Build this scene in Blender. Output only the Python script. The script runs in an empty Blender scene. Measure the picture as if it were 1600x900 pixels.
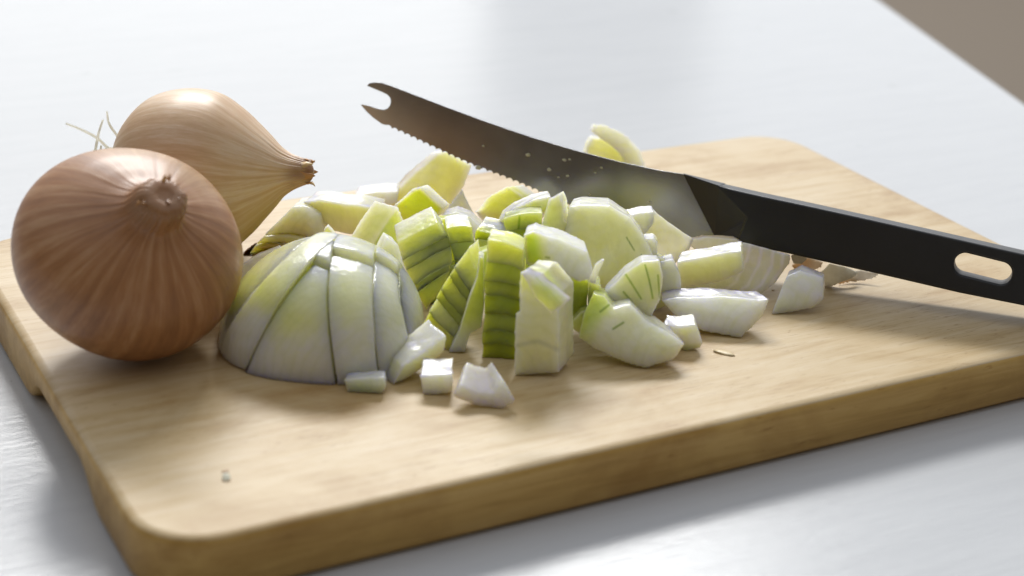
import bpy, bmesh, math, random
import numpy as np
from mathutils import Vector, Matrix, noise

S = bpy.context.scene
COL = S.collection

# ------------------------------------------------------------------ camera
# world frame: X along the front edge of the board, Y along its left edge, Z up, z = 0 on the board's top
F = 2621.0
nrm = lambda v: v / np.linalg.norm(v)
XC = nrm(np.array([5158, 893, -F])); YC = np.array([-1544, 1225, -F]); YC = nrm(YC - XC * (XC @ YC)) if abs(XC @ YC) > 1e-9 else nrm(YC)
ZC = np.cross(XC, YC)
R = np.array([XC, YC, ZC])                       # camera -> world
H = 0.26716                                      # eye height over the board
def _ray(x, y): return R @ (np.array([x - 800.0, 450.0 - y, -F]) / F)
_r = _ray(232.5, 865.6); _t = -H / _r[2]
CAM = np.array([-_r[0] * _t, -_r[1] * _t, H])
def G(x, y, z=0.0):
    r = _ray(x, y); return CAM + r * ((z - H) / r[2])
def P(x, y, d): return CAM + _ray(x, y) * d
def proj(V):
    c = (V - CAM) @ R                            # world -> camera
    return 800 + F * c[:, 0] / -c[:, 2], 450 - F * c[:, 1] / -c[:, 2], -c[:, 2]
T = 0.0215                                       # board thickness
FWD = nrm(np.array([-R[0, 2], -R[1, 2], 0])); RGT = np.array([FWD[1], -FWD[0], 0]); UP = np.array([0, 0, 1.0])

cam = bpy.data.cameras.new('camera'); co = bpy.data.objects.new('camera', cam); COL.objects.link(co)
m = Matrix([[R[i, 0], R[i, 1], R[i, 2], CAM[i]] for i in range(3)] + [[0, 0, 0, 1]])
co.matrix_world = m
cam.sensor_width = 36; cam.lens = 36 * F / 1600; cam.clip_start = 0.01; cam.clip_end = 50
cam.dof.use_dof = True; cam.dof.focus_distance = 0.655; cam.dof.aperture_fstop = 8.0
S.camera = co

# ------------------------------------------------------------------ light
W = bpy.data.worlds.new('World'); S.world = W; W.use_nodes = True
nt = W.node_tree; nt.nodes.clear()
o = nt.nodes.new('ShaderNodeOutputWorld'); b = nt.nodes.new('ShaderNodeBackground')
tc = nt.nodes.new('ShaderNodeTexCoord'); dt = nt.nodes.new('ShaderNodeVectorMath'); dt.operation = 'DOT_PRODUCT'
dt.inputs[1].default_value = (FWD[0] * .45, FWD[1] * .45, .9)
mr = nt.nodes.new('ShaderNodeMapRange'); mr.interpolation_type = 'SMOOTHSTEP'
mr.inputs['From Min'].default_value = 0.0; mr.inputs['From Max'].default_value = 1.0
mx = nt.nodes.new('ShaderNodeMix'); mx.data_type = 'RGBA'
mx.inputs[6].default_value = (.108, .085, .062, 1); mx.inputs[7].default_value = (.66, .70, .77, 1)
nt.links.new(tc.outputs['Generated'], dt.inputs[0]); nt.links.new(dt.outputs['Value'], mr.inputs['Value'])
nt.links.new(mr.outputs[0], mx.inputs[0]); nt.links.new(mx.outputs[2], b.inputs['Color']); nt.links.new(b.outputs[0], o.inputs[0])
b.inputs['Strength'].default_value = 1.0

CEN = np.array([.17, .12, 0])
def area(name, pos, target, sx, sy, power, colr):
    l = bpy.data.lights.new(name, 'AREA'); l.shape = 'RECTANGLE'; l.size = sx; l.size_y = sy; l.energy = power; l.color = colr
    ob = bpy.data.objects.new(name, l); COL.objects.link(ob)
    ob.location = pos; d = Vector(target - pos); ob.rotation_euler = d.to_track_quat('-Z', 'Y').to_euler(); return ob
_el = math.radians(39)
area('window_light', CEN + (FWD * math.cos(_el) + UP * math.sin(_el)) * 7.0 - RGT * .6, CEN, 3.6, 1.1, 412.0, (1.0, .99, .97))
CG = np.array([CAM[0], CAM[1], 0])
def sheen_lamp(name, a0, a1, z0, z1, L, colr, dist=2.3):  # unseen lamps, added for bright reflections on the table with a gap between
    x0, x1 = dist * math.tan(math.radians(a0)), dist * math.tan(math.radians(a1))
    c = CG + FWD * dist + RGT * (x0 + x1) / 2 + UP * (z0 + z1) / 2
    area(name, c, c - FWD, x1 - x0, z1 - z0, math.pi * (x1 - x0) * (z1 - z0) * L, colr)
sheen_lamp('left_sheen_lamp', -26, -1.4, .12, .95, 1.25, (1, .99, .96))
sheen_lamp('right_sheen_lamp', 6.2, 26, .12, .95, .75, (.97, .985, 1.0))

S.view_settings.view_transform = 'Standard'; S.view_settings.look = 'None'
S.view_settings.exposure = 0.2; S.view_settings.gamma = 1.0; S.view_settings.use_curve_mapping = False
S.render.engine = 'CYCLES'; S.cycles.max_bounces = 10; S.cycles.diffuse_bounces = 8; S.cycles.use_denoising = True

# ------------------------------------------------------------------ materials
def mat(name):
    mm = bpy.data.materials.new(name); mm.use_nodes = True
    n = mm.node_tree.nodes; return mm, n, mm.node_tree.links, n['Principled BSDF']
def nd(n, kind, **kw):
    x = n.new('ShaderNode' + kind)
    for k, v in kw.items():
        if k in x.inputs.keys() if isinstance(k, str) else False: x.inputs[k].default_value = v
        else: setattr(x, k, v)
    return x
def coords(n, l, scale=(1, 1, 1), rot=(0, 0, 0), src='Object'):
    t = n.new('ShaderNodeTexCoord'); mp = n.new('ShaderNodeMapping'); mp.inputs['Scale'].default_value = scale
    mp.inputs['Rotation'].default_value = rot; l.new(t.outputs[src], mp.inputs[0]); return mp.outputs[0]
def noi(n, l, vec, scale, detail=5, rough=.55, dist=0.0):
    x = n.new('ShaderNodeTexNoise'); x.inputs['Scale'].default_value = scale; x.inputs['Detail'].default_value = detail
    x.inputs['Roughness'].default_value = rough; x.inputs['Distortion'].default_value = dist; l.new(vec, x.inputs['Vector']); return x.outputs['Fac']
def ramp(n, l, fac, stops):
    r = n.new('ShaderNodeValToRGB'); e = r.color_ramp.elements
    while len(e) < len(stops): e.new(.5)
    for i, (p, c) in enumerate(stops): e[i].position = p; e[i].color = (*c, 1)
    l.new(fac, r.inputs[0]); return r.outputs[0]
def mixc(n, l, fac, a, b_, mode='MIX'):
    x = n.new('ShaderNodeMix'); x.data_type = 'RGBA'; x.blend_type = mode
    for s, v in ((0, fac), (6, a), (7, b_)):
        if hasattr(v, 'default_value') or hasattr(v, 'links'): l.new(v, x.inputs[s])
        else: x.inputs[s].default_value = v if s == 0 else (*v, 1)
    return x.outputs[2]
def bump(n, l, bs, h, strength, dist=.001):
    x = n.new('ShaderNodeBump'); x.inputs['Strength'].default_value = strength; x.inputs['Distance'].default_value = dist
    l.new(h, x.inputs['Height'])
    if bs.inputs['Normal'].links: l.new(bs.inputs['Normal'].links[0].from_socket, x.inputs['Normal'])
    l.new(x.outputs[0], bs.inputs['Normal'])

def m_table():
    mm, n, l, bs = mat('white_painted_wood')
    v = coords(n, l, (1, 9, 1), (0, 0, -.25))
    a = noi(n, l, v, 16, 9, .66, .3); s = noi(n, l, coords(n, l), 60, 6, .6)
    c = ramp(n, l, a, [(.3, (.525, .535, .543)), (.7, (.562, .572, .577))])
    sp = ramp(n, l, s, [(.24, (.62, .62, .60)), (.31, (1, 1, 1))])
    l.new(mixc(n, l, 1.0, c, sp, 'MULTIPLY'), bs.inputs['Base Color'])
    rr = n.new('ShaderNodeMapRange'); rr.inputs['To Min'].default_value = .17; rr.inputs['To Max'].default_value = .25
    l.new(a, rr.inputs[0]); l.new(rr.outputs[0], bs.inputs['Roughness'])
    bs.inputs['Specular IOR Level'].default_value = .20
    bump(n, l, bs, a, .22, .0010); bump(n, l, bs, noi(n, l, coords(n, l, (1, 3, 1)), 140, 4), .14, .0006)
    return mm
def m_board(side=False):
    mm, n, l, bs = mat('maple_side' if side else 'maple')
    v = coords(n, l, (1.2, 16, 16), (0, 0, .03))
    g = noi(n, l, v, 14, 9, .62, .6)
    v2 = coords(n, l, (1, 1.7, 1)); bl = noi(n, l, v2, 13, 6, .6, .4)
    if side:
        c = ramp(n, l, g, [(.25, (.42, .25, .062)), (.5, (.55, .345, .10)), (.75, (.64, .43, .15))])
        st = ramp(n, l, bl, [(.30, (.62, .52, .38)), (.55, (1, 1, 1))])
    else:
        c = ramp(n, l, g, [(.22, (.425, .285, .118)), (.45, (.53, .40, .215)), (.78, (.605, .49, .31))])
        st = ramp(n, l, bl, [(.30, (.74, .61, .43)), (.47, (1, .97, .92)), (.68, (1.10, 1.13, 1.22))])
    cc = mixc(n, l, 1.0, c, st, 'MULTIPLY')
    # short dark fibres and knife cuts
    fb = noi(n, l, coords(n, l, (6, 60, 30)), 18, 3, .5)
    cc = mixc(n, l, .7, cc, ramp(n, l, fb, [(.26, (.66, .55, .42)), (.36, (1, 1, 1))]), 'MULTIPLY')
    if not side:
        sc_ = noi(n, l, coords(n, l, (1.5, 26, 1), (0, 0, .42)), 20, 2, .4); msk = noi(n, l, coords(n, l), 16, 3)
        sr = ramp(n, l, sc_, [(.480, (1, 1, 1)), (.496, (.58, .44, .30)), (.512, (1, 1, 1))])
        cc = mixc(n, l, ramp(n, l, msk, [(.42, (0, 0, 0)), (.6, (.8, .8, .8))]), cc, mixc(n, l, 1.0, cc, sr, 'MULTIPLY'))
    l.new(cc, bs.inputs['Base Color'])
    if not side:
        cf = noi(n, l, coords(n, l, (1.2, 22, 1), (0, 0, .55)), 22, 3, .4)
        ch = ramp(n, l, cf, [(.455, (1, 1, 1)), (.47, (0, 0, 0)), (.485, (1, 1, 1))])
        bump(n, l, bs, ch, .12, .0003)
    rr = n.new('ShaderNodeMapRange'); rr.inputs['To Min'].default_value = .50; rr.inputs['To Max'].default_value = .32; bs.inputs['Specular IOR Level'].default_value = .30
    l.new(bl, rr.inputs[0]); l.new(rr.outputs[0], bs.inputs['Roughness'])
    bump(n, l, bs, g, .22, .0005); bump(n, l, bs, noi(n, l, coords(n, l, (1, 2.2, 1)), 300, 4), .12, .0003)
    return mm
def m_flesh(name='onion_flesh', sss=1.0, rough=.27, rad=.022):
    mm, n, l, bs = mat(name)
    a = n.new('ShaderNodeAttribute'); a.attribute_name = 'Col'
    v = coords(n, l); f = noi(n, l, v, 170, 5, .6)
    c = mixc(n, l, 1.0, a.outputs['Color'], ramp(n, l, f, [(.25, (.90, .90, .86)), (.7, (1, 1, 1))]), 'MULTIPLY')
    wv = n.new('ShaderNodeTexWave'); wv.wave_type = 'RINGS'; wv.inputs['Scale'].default_value = 140; wv.inputs['Distortion'].default_value = 6; wv.inputs['Detail'].default_value = 3; wv.inputs['Detail Scale'].default_value = .8
    l.new(coords(n, l, (1, 1, .55)), wv.inputs[0])
    c = mixc(n, l, 1.0, c, ramp(n, l, wv.outputs['Fac'], [(.0, (.965, .97, .92)), (.5, (1, 1, 1))]), 'MULTIPLY')
    l.new(c, bs.inputs['Base Color'])
    bs.inputs['Subsurface Weight'].default_value = sss; bs.inputs['Subsurface Radius'].default_value = (1, .96, .45)
    bs.inputs['Subsurface Scale'].default_value = rad; bs.inputs['Subsurface Anisotropy'].default_value = .8
    bs.inputs['Roughness'].default_value = rough; bs.inputs['IOR'].default_value = 1.4
    bs.inputs['Coat Weight'].default_value = .3; bs.inputs['Coat Roughness'].default_value = .15
    bump(n, l, bs, noi(n, l, v, 650, 4, .7), .35, .0003); bump(n, l, bs, noi(n, l, coords(n, l, (1, 1, .25)), 260, 3), .4, .0006); bump(n, l, bs, noi(n, l, v, 110, 3), .4, .0012)
    t = n.new('ShaderNodeBsdfTranslucent'); l.new(c, t.inputs[0]); mx_ = n.new('ShaderNodeMixShader'); mx_.inputs[0].default_value = .10
    l.new(bs.outputs[0], mx_.inputs[1]); l.new(t.outputs[0], mx_.inputs[2]); l.new(mx_.outputs[0], n['Material Output'].inputs[0])
    return mm
def m_skin(name, c0, c1, c2, sss=.25):
    mm, n, l, bs = mat(name)
    a = n.new('ShaderNodeAttribute'); a.attribute_name = 'Col'      # r = meridian fibres, g = patches, b = dry neck
    sp = n.new('ShaderNodeSeparateColor'); l.new(a.outputs['Color'], sp.inputs[0])
    f = noi(n, l, coords(n, l), 26, 6, .6, .3)
    ad = n.new('ShaderNodeMath'); ad.operation = 'MULTIPLY_ADD'; l.new(sp.outputs[0], ad.inputs[0]); ad.inputs[1].default_value = .22
    k = n.new('ShaderNodeMath'); k.operation = 'MULTIPLY'; l.new(f, k.inputs[0]); k.inputs[1].default_value = .45; l.new(k.outputs[0], ad.inputs[2])
    fa = n.new('ShaderNodeAttribute'); fa.attribute_name = 'Fib'
    f2 = noi(n, l, fa.outputs['Vector'], 9, 6, .62); f3 = noi(n, l, fa.outputs['Vector'], 34, 5, .6)
    a2 = n.new('ShaderNodeMath'); a2.operation = 'MULTIPLY_ADD'; l.new(f2, a2.inputs[0]); a2.inputs[1].default_value = .50; l.new(ad.outputs[0], a2.inputs[2])
    a3 = n.new('ShaderNodeMath'); a3.operation = 'MULTIPLY_ADD'; l.new(f3, a3.inputs[0]); a3.inputs[1].default_value = .35; l.new(a2.outputs[0], a3.inputs[2])
    c = ramp(n, l, a3.outputs[0], [(.50, c0), (.77, c1), (.94, c2)])
    c = mixc(n, l, sp.outputs[1], c, (.47, .36, .10))
    c = mixc(n, l, sp.outputs[2], c, (.30, .15, .06))
    l.new(c, bs.inputs['Base Color']); bs.inputs['Roughness'].default_value = .42
    bs.inputs['Subsurface Weight'].default_value = sss; bs.inputs['Subsurface Radius'].default_value = (1, .55, .22); bs.inputs['Subsurface Scale'].default_value = .006
    bs.inputs['Coat Weight'].default_value = .14; bs.inputs['Coat Roughness'].default_value = .38
    bump(n, l, bs, f3, .16, .0003); bump(n, l, bs, f2, .16, .0006); bump(n, l, bs, noi(n, l, coords(n, l), 240, 4), .15, .0003)
    return mm
def m_simple(name, c, rough=.5, metal=0, sss=0, **kw):
    mm, n, l, bs = mat(name)
    f = noi(n, l, coords(n, l), 200, 4)
    l.new(mixc(n, l, .16, c, ramp(n, l, f, [(.3, tuple(x * .6 for x in c)), (.7, c)])), bs.inputs['Base Color'])
    bs.inputs['Roughness'].default_value = rough; bs.inputs['Metallic'].default_value = metal
    if sss: bs.inputs['Subsurface Weight'].default_value = sss; bs.inputs['Subsurface Scale'].default_value = .003
    return mm
def m_thin(name, c, tr=.5, attr=False):
    mm, n, l, bs = mat(name); t = n.new('ShaderNodeBsdfTranslucent'); mx_ = n.new('ShaderNodeMixShader'); mx_.inputs[0].default_value = tr
    f = noi(n, l, coords(n, l), 300, 4)
    if attr: a = n.new('ShaderNodeAttribute'); a.attribute_name = 'Col'; c = a.outputs['Color']
    cc = mixc(n, l, 1.0, c, ramp(n, l, f, [(.3, (.86, .84, .8)), (.7, (1, 1, 1))]), 'MULTIPLY')
    l.new(cc, bs.inputs['Base Color']); l.new(cc, t.inputs[0]); bs.inputs['Roughness'].default_value = .4
    l.new(bs.outputs[0], mx_.inputs[1]); l.new(t.outputs[0], mx_.inputs[2]); l.new(mx_.outputs[0], n['Material Output'].inputs[0]); return mm
def m_steel():
    mm, n, l, bs = mat('brushed_steel')
    f = noi(n, l, coords(n, l, (1, 60, 1)), 60, 4); sm = noi(n, l, coords(n, l), 45, 5)
    l.new(ramp(n, l, sm, [(.3, (.29, .29, .29)), (.7, (.37, .37, .37))]), bs.inputs['Base Color'])
    bs.inputs['Metallic'].default_value = 1
    rr = n.new('ShaderNodeMapRange'); rr.inputs['To Min'].default_value = .17; rr.inputs['To Max'].default_value = .30
    l.new(sm, rr.inputs[0]); l.new(rr.outputs[0], bs.inputs['Roughness'])
    bump(n, l, bs, f, .05, .0002); return mm
def m_plastic():
    mm, n, l, bs = mat('black_plastic')
    bs.inputs['Base Color'].default_value = (.0045, .005, .006, 1); bs.inputs['Specular IOR Level'].default_value = .7; bs.inputs['Roughness'].default_value = .44
    bump(n, l, bs, noi(n, l, coords(n, l), 1300, 3), .16, .0002); bump(n, l, bs, noi(n, l, coords(n, l, (1, 30, 1), (0, 0, .2)), 60, 5), .12, .0003)
    sm = noi(n, l, coords(n, l), 90, 5, .65); rr = n.new('ShaderNodeMapRange'); rr.inputs['To Min'].default_value = .30; rr.inputs['To Max'].default_value = .58; l.new(sm, rr.inputs[0]); l.new(rr.outputs[0], bs.inputs['Roughness'])
    return mm
TABLE = m_table(); MAPLE = m_board(); MAPLE_S = m_board(True)
FLESH = m_flesh(); WET = m_flesh('moist_onion_flesh', 1.0, .15, .022)
SKIN_A = m_skin('brown_onion_skin', (.23, .095, .032), (.37, .170, .064), (.47, .26, .125), .18)
SKIN_B = m_skin('golden_onion_skin', (.50, .29, .125), (.63, .42, .235), (.72, .54, .36), .3)
STEEL = m_steel(); PLASTIC = m_plastic()
ROOT = m_thin('dry_root', (.95, .95, .90), .85); SCRAP = m_thin('papery_skin_scrap', None, .6, True); CRUMB = m_thin('onion_crumb', None, .05, True); CRUST = m_simple('dry_neck_fibre', (.50, .25, .09), .7)
DARK = m_simple('neck_shade', (.035, .018, .010), .8)
FLOOR = m_simple('brown_floor', (.135, .103, .068), .6)

# ------------------------------------------------------------------ helpers
def tag(ob, label=None, cat=None, group=None, kind=None):
    for k, v in (('label', label), ('category', cat), ('group', group), ('kind', kind)):
        if v: ob[k] = v
    return ob
def empty(name, loc):
    ob = bpy.data.objects.new(name, None); COL.objects.link(ob); ob.location = loc; ob.empty_display_size = .01; return ob
def link(name, me, mt, parent=None, smooth=True):
    ob = bpy.data.objects.new(name, me); COL.objects.link(ob)
    if mt: me.materials.append(mt)
    if smooth and len(me.polygons): me.polygons.foreach_set('use_smooth', [True] * len(me.polygons))
    if parent:
        ob.parent = parent; ob.matrix_parent_inverse = Matrix.Translation(-Vector(parent.location))
    return ob
def centre(ob, loc=None):
    """put the origin of a world-space mesh at its base"""
    me = ob.data; n = len(me.vertices); co_ = np.empty(n * 3); me.vertices.foreach_get('co', co_); co_ = co_.reshape(-1, 3)
    c = np.array([co_[:, 0].mean(), co_[:, 1].mean(), co_[:, 2].min()])
    me.vertices.foreach_set('co', (co_ - c).ravel()); me.update(); ob.location = c; return ob
def getco(me):
    a = np.empty(len(me.vertices) * 3); me.vertices.foreach_get('co', a); return a.reshape(-1, 3)
def getno(me):
    a = np.empty(len(me.vertices) * 3); me.vertices.foreach_get('normal', a); return a.reshape(-1, 3)
def setco(me, a): me.vertices.foreach_set('co', a.ravel()); me.update()
def setcol(me, c):
    at = me.color_attributes.new('Col', 'FLOAT_COLOR', 'POINT')
    at.data.foreach_set('color', np.concatenate([c, np.ones((len(c), 1))], 1).ravel())
def snoise(V, freq, seed, octs=3):
    rs = np.random.RandomState(seed); out = np.zeros(len(V)); amp = 1.0
    for o_ in range(octs):
        for k in range(4):
            d = nrm(rs.normal(size=3)) * freq * (1.9 ** o_) * rs.uniform(.7, 1.3)
            out += amp * np.sin(V @ d + rs.uniform(0, 6.28)) / 2.8
        amp *= .5
    return out
def remesh(bm, voxel, smooth=1):
    me = bpy.data.meshes.new('tmp'); bmesh.ops.triangulate(bm, faces=bm.faces[:]); bmesh.ops.recalc_face_normals(bm, faces=bm.faces[:])
    bm.to_mesh(me); bm.free(); ob = bpy.data.objects.new('tmp', me); COL.objects.link(ob)
    md = ob.modifiers.new('r', 'REMESH'); md.mode = 'VOXEL'; md.voxel_size = voxel; md.adaptivity = 0
    if smooth: sm = ob.modifiers.new('s', 'SMOOTH'); sm.factor = .5; sm.iterations = smooth
    dg = bpy.context.evaluated_depsgraph_get(); out = bpy.data.meshes.new_from_object(ob.evaluated_get(dg))
    bpy.data.objects.remove(ob); bpy.data.meshes.remove(me); return out
def segdist(p, a, b_):
    ab = b_ - a; t = np.clip(((p - a) @ ab) / max(ab @ ab, 1e-12), 0, 1); return np.linalg.norm(p - a - t[:, None] * ab, axis=1)
sst = lambda x: np.clip(x, 0, 1) ** 2 * (3 - 2 * np.clip(x, 0, 1))

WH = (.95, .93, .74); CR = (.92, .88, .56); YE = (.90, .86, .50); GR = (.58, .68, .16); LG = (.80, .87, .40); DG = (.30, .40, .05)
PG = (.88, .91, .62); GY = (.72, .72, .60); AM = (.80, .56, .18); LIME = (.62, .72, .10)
_seed = [10]
def chunk(name, pts, z=0.0, at=None, d=None, az=0, el=12, L=12, side=0, rise=0, bs=.92, bulge=0, push=0, edge=.45, under=None, bend=None,
          c0=WH, c1=None, ang=90, g0=-.4, g1=.6, rim=None, rimw=.0012, back=None, lines=(), linec=(.25, .36, .05), linew=.00035,
          voxel=.00042, amp=.00026, smooth=1, mt=None, parent=None, floorz=.0002):
    """a cut piece: its near face is a polygon lying in a plane of the place, its body runs L mm behind that face"""
    _seed[0] += 1; sd = _seed[0]
    a, e = math.radians(az), math.radians(el)
    nh = -FWD * math.cos(a) + RGT * math.sin(a); n = nh * math.cos(e) + UP * math.sin(e)
    pts = np.array(pts, float)
    if at is not None: p0 = G(*at)
    elif d is not None: p0 = P(pts[:, 0].mean(), pts[:, 1].mean(), d)
    else: q = pts[pts[:, 1].argmax()]; p0 = G(q[0], q[1], z)
    p0 = p0 + n * push / 1000; fr = []
    for x, y in pts:
        r = _ray(x, y); fr.append(CAM + r * (((p0 - CAM) @ n) / (r @ n)))
    fr = np.array(fr); c = fr.mean(0)
    rt = np.cross(UP, n); rt = nrm(rt); up = np.cross(n, rt)
    ext = (-nh * L + rt * side + UP * rise) / 1000
    bk = c + (fr - c) * bs + ext
    bm = bmesh.new(); vf = [bm.verts.new(v) for v in fr]; vb = [bm.verts.new(v) for v in bk]; N = len(vf)
    bm.faces.new(vf); bm.faces.new(vb[::-1])
    for i in range(N): bm.faces.new((vf[i], vb[i], vb[(i + 1) % N], vf[(i + 1) % N]))
    me = remesh(bm, voxel, smooth)
    V = getco(me)
    if not len(V): raise RuntimeError('empty ' + name)
    w = np.clip(((V - c) @ n) / (ext @ n), -.1, 1.1)
    Q = V - w[:, None] * ext; s2 = np.stack([(Q - c) @ rt, (Q - c) @ up], 1) / (1 - (1 - bs) * np.clip(w, 0, 1))[:, None]
    poly = np.stack([(fr - c) @ rt, (fr - c) @ up], 1)
    dist = np.min([segdist(s2, poly[i], poly[(i + 1) % N]) for i in range(N)], axis=0)
    if bulge:
        q = np.clip(dist / dist.max(), 0, 1); V = V + n * ((bulge / 1000) * np.sqrt(1 - (1 - q) ** 2) * np.clip(1 - w, 0, 1))[:, None]
    if bend:
        ba, am = math.radians(bend[0]), bend[1] / 1000
        s = s2 @ np.array([math.cos(ba), math.sin(ba)]); s = (s - (s.max() + s.min()) / 2) / ((s.max() - s.min()) / 2)
        V = V - n * (am * s * s)[:, None]
    V = V + getno(me) * (snoise(V, 420, sd) * amp)[:, None] + nrm(n) * (snoise(V, 150, sd + 7, 2) * amp * 1.2)[:, None]
    V[:, 2] = np.maximum(V[:, 2], floorz); setco(me, V)
    ga = math.radians(ang); s = s2 @ np.array([math.cos(ga), math.sin(ga)]); s = (s - (s.max() + s.min()) / 2) / max((s.max() - s.min()) / 2, 1e-6)
    s01 = (s2 @ np.array([0, 1])); s01 = (s01 - s01.min()) / max(s01.max() - s01.min(), 1e-6)
    s = s + snoise(V, 260, sd + 3, 2) * .10
    C = np.tile(np.array(c0, float), (len(V), 1))
    if c1 is not None: k = sst((s - g0) / (g1 - g0))[:, None]; C = C * (1 - k) + np.array(c1) * k
    if back is not None: k = sst((w - .15) / .5)[:, None]; C = C * (1 - k) + np.array(back) * k
    if rim is not None: k = (1 - sst(dist / rimw))[:, None] * .9; C = C * (1 - k) + np.array(rim) * k
    if lines:
        X, Y, D_ = proj(V); pp = np.stack([X, Y], 1); k = np.zeros(len(V))
        for ln in lines:
            ln = np.array(ln, float).reshape(-1, 2)
            dd = np.min([segdist(pp, ln[i], ln[i + 1]) for i in range(len(ln) - 1)], axis=0) * .62 / F
            k = np.maximum(k, 1 - sst(dd / (linew * 2)))
        k = (k * (w < .25))[:, None] * .85; C = C * (1 - k) + np.array(linec) * k
    lit_edge = (1 - sst(dist / .0007)) * (1 - sst(np.abs(w) / .25)); C = C + (np.array((.95, .95, .82)) - C) * (lit_edge * edge)[:, None]  # light caught by the cut edges, painted in as a paler colour
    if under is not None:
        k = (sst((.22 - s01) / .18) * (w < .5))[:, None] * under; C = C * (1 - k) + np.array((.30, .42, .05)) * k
    C *= (1 + .04 * snoise(V * [1, 1, .4], 600, sd + 5, 2))[:, None]
    setcol(me, np.clip(C, 0, 1))
    ob = link(name, me, mt or FLESH, parent)
    return ob
GROUP = 'chopped onion pieces on the board'
def piece(name, label, pts, cat='onion piece', group=GROUP, **kw):
    ob = centre(chunk(name, pts, **kw)); tag(ob, label, cat, group); return ob
def lerp_line(Lp, t):
    Lp = np.array(Lp, float); d_ = np.r_[0, np.cumsum(np.linalg.norm(np.diff(Lp, axis=0), axis=1))]; d_ /= d_[-1]
    return np.array([np.interp(t, d_, Lp[:, 0]), np.interp(t, d_, Lp[:, 1])])
def layered(name, label, Lp, Rp, ts, arch=4, cols=None, gap=-.7, group=GROUP, cat='onion piece', offs=None, **kw):
    """a stack of onion layers cut through: every layer is a mesh of its own"""
    a = np.array(list(Lp) + list(Rp), float); q = a[a[:, 1].argmax()]
    base = kw.get('at') or (q[0], q[1], kw.get('z', 0.0))
    if kw.get('d') is not None:
        p = P(a[:, 0].mean(), a[:, 1].mean(), kw.pop('d')); base = (a[:, 0].mean(), a[:, 1].mean(), p[2])
    kw.pop('at', None); kw.pop('z', None)
    root = empty(name, G(*base)); tag(root, label, cat, group)
    n = len(ts) - 1; L0 = kw.pop('L', 12)
    for i in range(n):
        t0, t1 = ts[i], ts[i + 1]
        lA, lB, rA, rB = (lerp_line(Lp, t0), lerp_line(Lp, t1), lerp_line(Rp, t0), lerp_line(Rp, t1))
        def edge(p, r, sgn, ar):
            out = []
            nn = np.array([-(r - p)[1], (r - p)[0]]); nn = nn / (np.linalg.norm(nn) + 1e-9)
            for u in (0, .2, .4, .6, .8, 1): out.append(p * (1 - u) + r * u - nn * (ar * 4 * u * (1 - u)) + nn * sgn * gap)
            return out
        top = edge(lA, rA, 1, arch + ([0, 1.2, -.9, .6, -.5, .3, 0][i % 7] if i else 0)); bot = edge(lB, rB, -1, arch + ([0, 1.2, -.9, .6, -.5, .3, 0][(i + 1) % 7] if i < n - 1 else 0))
        col = (cols[i % len(cols)] if cols else {})
        o_ = [0, .5, -.3, .3, -.5][i % 5]
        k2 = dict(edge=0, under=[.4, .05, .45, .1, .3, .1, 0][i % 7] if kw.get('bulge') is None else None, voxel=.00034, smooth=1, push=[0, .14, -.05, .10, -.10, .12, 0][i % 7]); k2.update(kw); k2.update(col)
        chunk('layer', np.array(top + bot[::-1]), at=(base[0], base[1], base[2]), L=L0 + o_, parent=root, **k2)
    return root

# ------------------------------------------------------------------ table, floor
ta, tb = G(1375, 0, -T), G(1600, 160, -T); td = nrm(ta - tb)
e0 = tb - td * 1.3; e1 = ta + td * 1.0
tv = [(-1.3, -.9), (e0[0], e0[1]), (e1[0], e1[1]), (-1.3, e1[1])]
bm = bmesh.new(); vs = [bm.verts.new((x, y, -T)) for x, y in tv]; f = bm.faces.new(vs)
if f.normal.z < 0: f.normal_flip()
r_ = bmesh.ops.extrude_face_region(bm, geom=[f]); bmesh.ops.translate(bm, verts=[v for v in r_['geom'] if isinstance(v, bmesh.types.BMVert)], vec=(0, 0, -.032))
bmesh.ops.recalc_face_normals(bm, faces=bm.faces[:])
bmesh.ops.bevel(bm, geom=bm.edges[:], offset=.0025, segments=3, affect='EDGES', profile=.5)
me = bpy.data.meshes.new('table'); bm.to_mesh(me); bm.free()
tb_ = link('table_top', me, TABLE, None, False); tag(tb_, 'white painted wooden table top under the cutting board', 'table', kind='structure')
bm = bmesh.new(); bmesh.ops.create_grid(bm, x_segments=1, y_segments=1, size=5); me = bpy.data.meshes.new('floor'); bm.to_mesh(me); bm.free()
fl = link('floor', me, FLOOR, None, False); fl.location = (0, 0, -.76); tag(fl, 'plain brown floor beyond the edge of the table', 'floor', kind='structure')

# ------------------------------------------------------------------ cutting board
BW, BD, RC = .4100, .2545, .024
def outline(inset, n=12):
    out = []; r = max(RC - inset, .002)
    for cx, cy, a0 in ((RC, RC, 180), (BW - RC, RC, 270), (BW - RC, BD - RC, 0), (RC, BD - RC, 90)):
        for i in range(n + 1):
            a = math.radians(a0 + 90 * i / n); out.append((cx + r * math.cos(a), cy + r * math.sin(a)))
        if a0 == 90:                             # the left side has a finger recess underneath: more points
            for k in range(1, 40): out.append((inset, (BD - RC) + (2 * RC - BD) * k / 40))
    return out
bm = bmesh.new()
spec = [(.0035, 0), (.0018, -.0003), (.0007, -.0009), (.0001, -.0022), (0, -.004), (0, -T + .003), (.0010, -T + .0015), (.0028, -T + .0008)]
rings = []
for k, (ins, z) in enumerate(spec):
    ring = []
    for (x, y) in outline(ins):
        zz, xx = z, x
        if k >= 5 and x < .012:
            g = float(sst((y - .055) / .022) * sst((.150 - y) / .018))
            zz = z + g * .0105; xx = x + (g * .014 if k == 7 else 0)
        ring.append(bm.verts.new((xx, y, zz)))
    rings.append(ring)
bm.faces.new(rings[0])
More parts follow.
